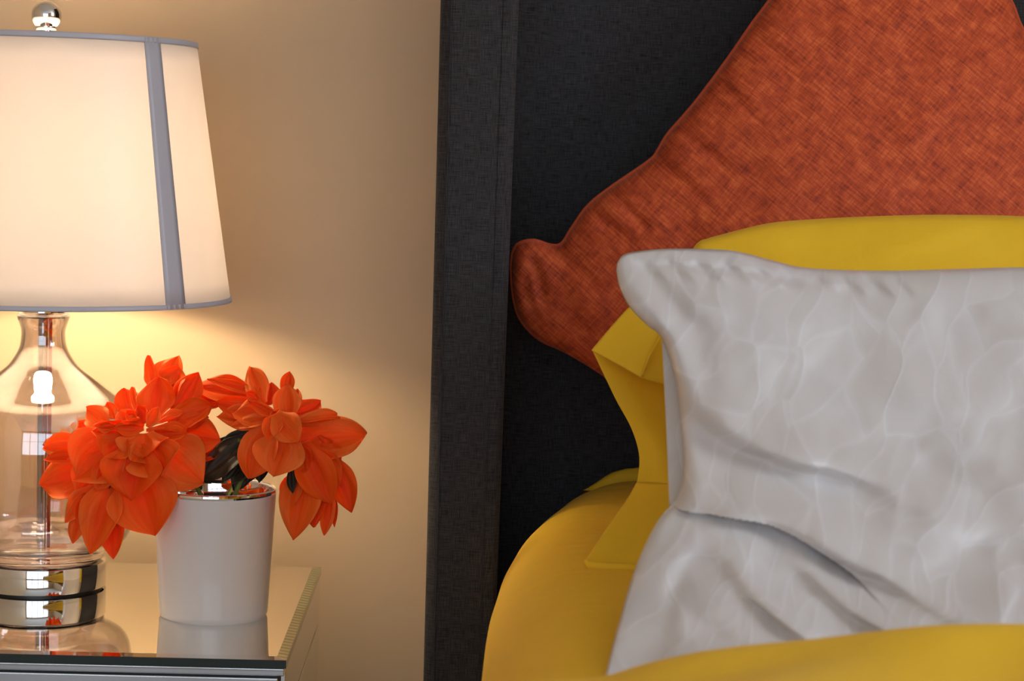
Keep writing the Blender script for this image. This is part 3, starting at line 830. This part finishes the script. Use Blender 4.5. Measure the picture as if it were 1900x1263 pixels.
# ------------------------------------------------------------------ white damask pillow
wp = empty('bed_pillow', U(1500, 1200, 1.72), 'white leaf-patterned damask pillow propped in front of the yellow pillow', 'pillow')
def f_w(X, Y, f):
    z = .0
    z = z + crease(X, Y, [(1243,936),(1310,930),(1380,938),(1440,955),(1500,985),(1550,1020),(1590,1060)], .020, 60, 34)
    z = z + ridge(X, Y, [(1235,740),(1290,800),(1380,850),(1500,880),(1640,900)], -.030, 40)
    z = z + ridge(X, Y, [(1225,640),(1290,720),(1400,790),(1540,830),(1700,900),(1850,960)], .022, 34)
    z = z + ridge(X, Y, [(1480,940),(1600,1000),(1720,1080),(1850,1120)], .032, 28)
    z = z + ridge(X, Y, [(1460,1000),(1560,1080),(1680,1150)], .034, 22)
    z = z + ridge(X, Y, [(1340,1010),(1420,1090),(1500,1160)], .032, 24)
    z = z + ridge(X, Y, [(1480,1080),(1560,1140),(1620,1180)], -.024, 20)
    z = z + ridge(X, Y, [(1340,1090),(1420,1140),(1470,1180)], -.026, 24)
    z = z + ridge(X, Y, [(1250,1060),(1280,1130),(1340,1180)], -.014, 22)
    z = z + ridge(X, Y, [(1290,960),(1230,1040),(1200,1150)], .012, 24)
    z = z + ridge(X, Y, [(1640,820),(1760,880),(1850,960)], -.016, 36)
    z = z + ridge(X, Y, [(1850,1040),(1780,1120),(1760,1160)], .024, 26)
    z = z + ridge(X, Y, [(1170,520),(1220,580),(1250,640)], .013, 20)
    z = z + ridge(X, Y, [(1200,505),(1245,560),(1300,600)], -.008, 20)
    # gathers just under the top hem
    for i, xx in enumerate(range(1180, 1660, 26)):
        z = z + ridge(X, Y, [(xx, 478+max(0, xx-1340)*.09), (xx+34, 515+max(0, xx-1340)*.09)], .0055*(1 if i % 2 else -1), 8)
    z = z + ridge(X, Y, [(1150,492),(1250,490),(1340,493),(1430,505),(1520,522)], -.007, 7)
    z = z + ridge(X, Y, [(1560,640),(1680,700),(1800,800)], .010, 36) + ridge(X, Y, [(1400,620),(1500,700),(1560,760)], -.008, 34) + ridge(X, Y, [(1700,560),(1780,640),(1880,690)], -.008, 34)
    z = z + .012*vnoise(X, Y, 120, 11) + .003*vnoise(X, Y, 38, 12)
    return z*np.clip(f*2.2, 0, 1)
w_top = [(1143,502,2.04),(1146,486,2.04),(1158,472,2.045),(1190,465,2.05),(1250,461,2.05),(1340,463,2.05),(1385,470,2.05),(1430,482,2.05),(1500,497,2.05),(1640,502,2.05),(1800,498,2.05),(1900,496,2.05),(2100,500,2.04),(2300,520,2.02)]
w_left = [(1143,502,2.04),(1150,535,2.02),(1170,572,2.00),(1200,603,1.985),(1228,628,1.975),(1249,690,1.94),(1261,760,1.90),(1268,840,1.85),(1265,900,1.81),(1250,934,1.79),(1222,965,1.77),(1195,1015,1.75),(1170,1080,1.71),(1150,1150,1.64),(1135,1205,1.60),(1124,1252,1.555)]
w_bot = [(1124,1252,1.555),(1200,1246,1.56),(1300,1222,1.565),(1600,1215,1.575),(1900,1215,1.575),(2100,1215,1.58),(2300,1210,1.59)]
w_right = [(2300,520,2.02),(2340,900,1.82),(2300,1210,1.59)]
pillow('pillow_body', w_top, w_bot, w_left, w_right, .055, 300, 230, M_WHITE, wp, f_w, .40, .35)
sheet('case_flap', [(1228,622,1.99),(1245,630,1.985),(1275,640,1.98)], [(1242,936,1.83),(1260,940,1.825),(1285,944,1.82)],
      [(1228,622,1.99),(1233,720,1.95),(1238,830,1.89),(1242,936,1.83)], [(1275,640,1.98),(1280,780,1.91),(1285,944,1.82)], 10, 40, M_WHITE, wp, .0015)

# ------------------------------------------------------------------ duvet in the foreground
def duvet():
    # height field: back edge rolls over; rises to the right
    nx, ny = 110, 70; V = []
    dback = 1.475
    for j in range(ny):
        t = j/(ny-1); d = dback-(dback-.55)*t**1.3
        for i in range(nx):
            s = i/(nx-1); X = .03+1.55*s
            # silhouette height wanted, from the picture row at this side
            px = 886+X*F/1.44-26
            row = np.interp(px, [890,1000,1125,1200,1300,1400,1500,1600,1700,1900,3000], [1280,1268,1252,1216,1186,1168,1158,1150,1145,1142,1134])
            zt = max(MZ+.016, U(px, float(row), 1.44).z)
            k = min(1, t/.16)
            rise = math.sin(k*math.pi/2)**.55
            base = MZ+.016
            z = base+(zt-base)*rise
            z += (.007*math.sin(X*13+d*15)+.004*math.sin(X*29-d*23))*k*min(1, t*5)
            z -= .10*max(0, t-.25)**2*0
            V.append((X, dy(d), z))
    V = np.array(V)
    # crinkles sweeping diagonally towards the viewer
    o = pydata('duvet', V, grid_faces(nx, ny), M_YEL)
    add_mod(o, 'SOLIDIFY', thickness=.012, offset=1)
    tag(o, 'yellow duvet drawn up over the foot of the white pillow', 'duvet')
    return o
duvet()
